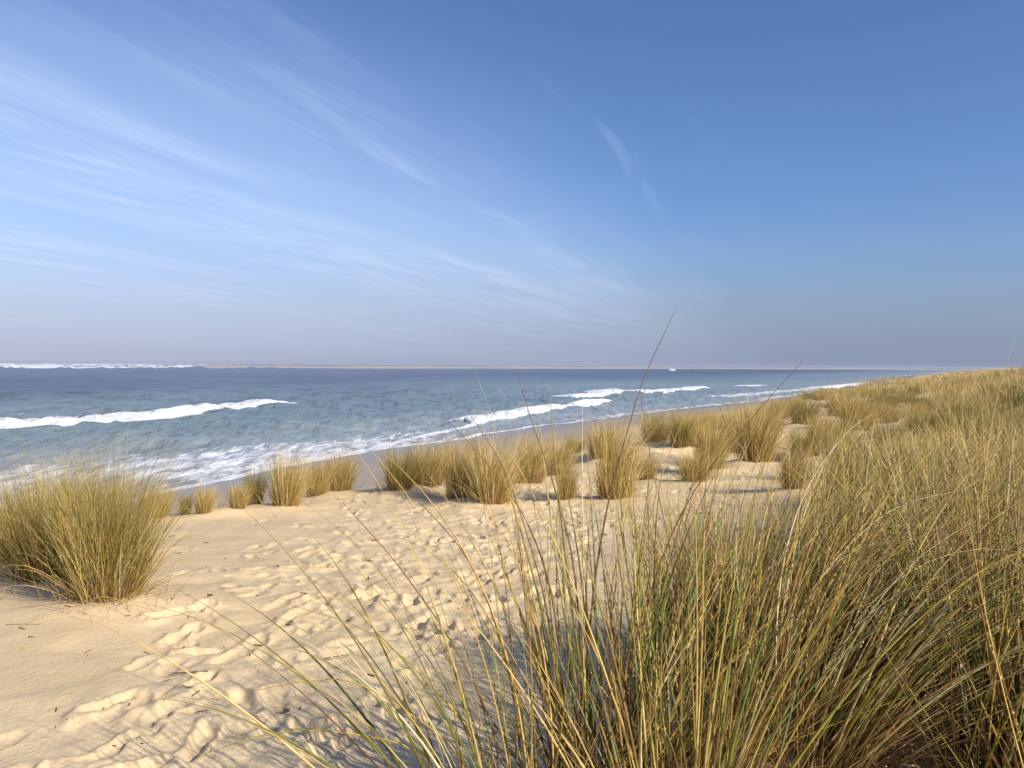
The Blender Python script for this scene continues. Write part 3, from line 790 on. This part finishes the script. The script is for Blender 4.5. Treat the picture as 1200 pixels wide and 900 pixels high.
link('window', box_mesh('window', [(-1.9, 1.31, 2.9, 3.5), (.5, 1.34, 2.9, 3.5)]), M_DARK, cab)
link('flying_bridge', box_mesh('flying_bridge', [(-2.0, 1.0, 3.92, 4.9), (-.2, 1.0, 3.98, 4.9), (.5, .8, 4.0, 4.3)]), M_WHITE, boat)
link('mast', box_mesh('mast', [(-1.5, .06, 4.88, 6.4), (-1.35, .06, 4.88, 6.4)]), M_WHITE, boat)

# ------------------------------------------------------------------ haze
def haze():
    V = [(-9500, -9500, -6), (9500, -9500, -6), (9500, 9500, -6), (-9500, 9500, -6), (-9500, -9500, 14), (9500, -9500, 14), (9500, 9500, 14), (-9500, 9500, 14)]
    Q = [(0, 3, 2, 1), (4, 5, 6, 7), (0, 1, 5, 4), (1, 2, 6, 5), (2, 3, 7, 6), (3, 0, 4, 7)]
    me = raw_mesh('haze', np.array(V, float), np.array(Q), smooth=False)
    m = bpy.data.materials.new('haze_air'); m.use_nodes = True; nt = m.node_tree
    nt.nodes.remove(nt.nodes['Principled BSDF'])
    v = nt.nodes.new('ShaderNodeVolumePrincipled')
    v.inputs['Color'].default_value = (.66, .71, .82, 1); v.inputs['Density'].default_value = HAZE_D; v.inputs['Anisotropy'].default_value = .0
    nt.links.new(v.outputs[0], nt.nodes['Material Output'].inputs['Volume'])
    tag(link('haze', me, m), kind='stuff')
HAZE_D = .00013
haze()

# ------------------------------------------------------------------ sun, sky, camera
SUN_EL = 31.0
SUN_AZ = 128.0          # clockwise from the view direction (+Y)
sd = bpy.data.lights.new('sun', 'SUN'); sd.energy = 5.0; sd.angle = R(.53); sd.color = (1.0, .915, .79)
so = bpy.data.objects.new('sun', sd); COL.objects.link(so)
v = Vector((math.sin(R(SUN_AZ)) * math.cos(R(SUN_EL)), math.cos(R(SUN_AZ)) * math.cos(R(SUN_EL)), math.sin(R(SUN_EL))))
so.rotation_euler = v.to_track_quat('Z', 'Y').to_euler(); so.location = v * 60 + Vector((0, 0, 8))

w = bpy.data.worlds.new('World'); scn.world = w; w.use_nodes = True; nt = w.node_tree
bg = nt.nodes['Background']
sky = nt.nodes.new('ShaderNodeTexSky'); sky.sky_type = 'NISHITA'; sky.sun_disc = False
sky.sun_elevation = R(SUN_EL); sky.sun_rotation = R(SUN_AZ); sky.air_density = 1.0; sky.dust_density = 1.2; sky.ozone_density = 1.6; sky.altitude = 0
tc = nt.nodes.new('ShaderNodeTexCoord')
sx = nt.nodes.new('ShaderNodeSeparateXYZ'); nt.links.new(tc.outputs['Generated'], sx.inputs[0])
def M(op, a, b=None, c=None):
    n = nt.nodes.new('ShaderNodeMath'); n.operation = op
    for i, q in enumerate((a, b, c)):
        if q is None: continue
        if isinstance(q, (int, float)): n.inputs[i].default_value = q
        else: nt.links.new(q, n.inputs[i])
    return n.outputs[0]
def MR(v, a, b, c=0., d=1.):
    n = nt.nodes.new('ShaderNodeMapRange'); n.interpolation_type = 'SMOOTHSTEP'; nt.links.new(v, n.inputs[0])
    for i, q in enumerate((a, b, c, d)): n.inputs[i + 1].default_value = q
    return n.outputs[0]
zc = M('MAXIMUM', M('ADD', sx.outputs[2], .02), .02)
pxn = M('DIVIDE', sx.outputs[0], zc); pyn = M('DIVIDE', sx.outputs[1], zc)
al = M('ADD', M('MULTIPLY', pxn, .36), M('MULTIPLY', pyn, .933))       # along the cirrus streaks
ac = M('SUBTRACT', M('MULTIPLY', pxn, .933), M('MULTIPLY', pyn, .36))  # across them
cb = nt.nodes.new('ShaderNodeCombineXYZ'); nt.links.new(M('MULTIPLY', al, .42), cb.inputs[0]); nt.links.new(M('MULTIPLY', ac, 3.0), cb.inputs[1])
nz = nt.nodes.new('ShaderNodeTexNoise'); nz.inputs['Scale'].default_value = 1.0; nz.inputs['Detail'].default_value = 9; nz.inputs['Roughness'].default_value = .64; nz.inputs['Distortion'].default_value = .7
nt.links.new(cb.outputs[0], nz.inputs['Vector'])
cb2 = nt.nodes.new('ShaderNodeCombineXYZ'); nt.links.new(M('MULTIPLY', al, .16), cb2.inputs[0]); nt.links.new(M('MULTIPLY', ac, .70), cb2.inputs[1])
nz2 = nt.nodes.new('ShaderNodeTexNoise'); nz2.inputs['Scale'].default_value = 1.0; nz2.inputs['Detail'].default_value = 3; nt.links.new(cb2.outputs[0], nz2.inputs['Vector'])
band = M('MULTIPLY', M('MULTIPLY', MR(ac, -.6, -3.0), MR(ac, -24, -8)), MR(sx.outputs[2], .46, .28, .15, 1.))
streak = M('MULTIPLY', MR(nz.outputs['Fac'], .36, .72), MR(nz2.outputs['Fac'], .30, .62))
cover = M('MULTIPLY', M('ADD', M('MULTIPLY', streak, .50), .50), band)
wisp = M('MULTIPLY', M('MULTIPLY', MR(nz.outputs['Fac'], .52, .78), MR(nz2.outputs['Fac'], .42, .62)), M('MULTIPLY', MR(ac, .9, -.5), .3))
cl = M('MULTIPLY', M('MINIMUM', M('ADD', cover, wisp), .85), MR(sx.outputs[0], .42, .05))
mixc = nt.nodes.new('ShaderNodeMix'); mixc.data_type = 'RGBA'
nt.links.new(M('MULTIPLY', cl, .70), mixc.inputs[0]); 
tint = nt.nodes.new('ShaderNodeMix'); tint.data_type = 'RGBA'; tint.blend_type = 'MULTIPLY'; tint.inputs[0].default_value = 1.0
nt.links.new(sky.outputs[0], tint.inputs[6]); tint.inputs[7].default_value = (.76, .95, 1.34, 1)
nt.links.new(tint.outputs[2], mixc.inputs[6]); mixc.inputs[7].default_value = (6.9, 8.2, 10.8, 1)
# haze bank low over the sea
hz = nt.nodes.new('ShaderNodeMix'); hz.data_type = 'RGBA'
lowf = M('POWER', M('SUBTRACT', 1.0, MR(sx.outputs[2], -.02, .23)), 1.6)
nt.links.new(M('MULTIPLY', lowf, .88), hz.inputs[0]); nt.links.new(mixc.outputs[2], hz.inputs[6])
lr = M('MAXIMUM', MR(sx.outputs[0], -.65, .5), MR(sx.outputs[1], .35, -.1))
hc = nt.nodes.new('ShaderNodeMix'); hc.data_type = 'RGBA'; nt.links.new(lr, hc.inputs[0])
hc.inputs[6].default_value = (4.9, 5.2, 6.8, 1); hc.inputs[7].default_value = (2.55, 3.05, 4.4, 1)
nt.links.new(hc.outputs[2], hz.inputs[7])
nt.links.new(hz.outputs[2], bg.inputs['Color'])
bg.inputs['Strength'].default_value = .094

cd = bpy.data.cameras.new('camera'); co = bpy.data.objects.new('camera', cd); COL.objects.link(co)
cd.sensor_width = 36; cd.lens = 36 * F / 1200; cd.clip_start = .05; cd.clip_end = 30000
pit = math.atan((450 - CYH) / F)
fwd = Vector((0, math.cos(pit), -math.sin(pit))); up = Vector((0, math.sin(pit), math.cos(pit)))
rt_ = fwd.cross(up)
a = math.atan(ROLL)
r3 = rt_ * math.cos(a) + up * math.sin(a); u3 = up * math.cos(a) - rt_ * math.sin(a)
mt = Matrix((r3, u3, -fwd)).transposed().to_4x4(); mt.translation = (0, 0, EYE)
co.matrix_world = mt
scn.camera = co
scn.cycles.max_bounces = 6; scn.cycles.transparent_max_bounces = 4; scn.cycles.volume_bounces = 0
scn.view_settings.view_transform = 'Standard'; scn.view_settings.look = 'None'; scn.view_settings.exposure = 0.17; scn.view_settings.gamma = 1.0
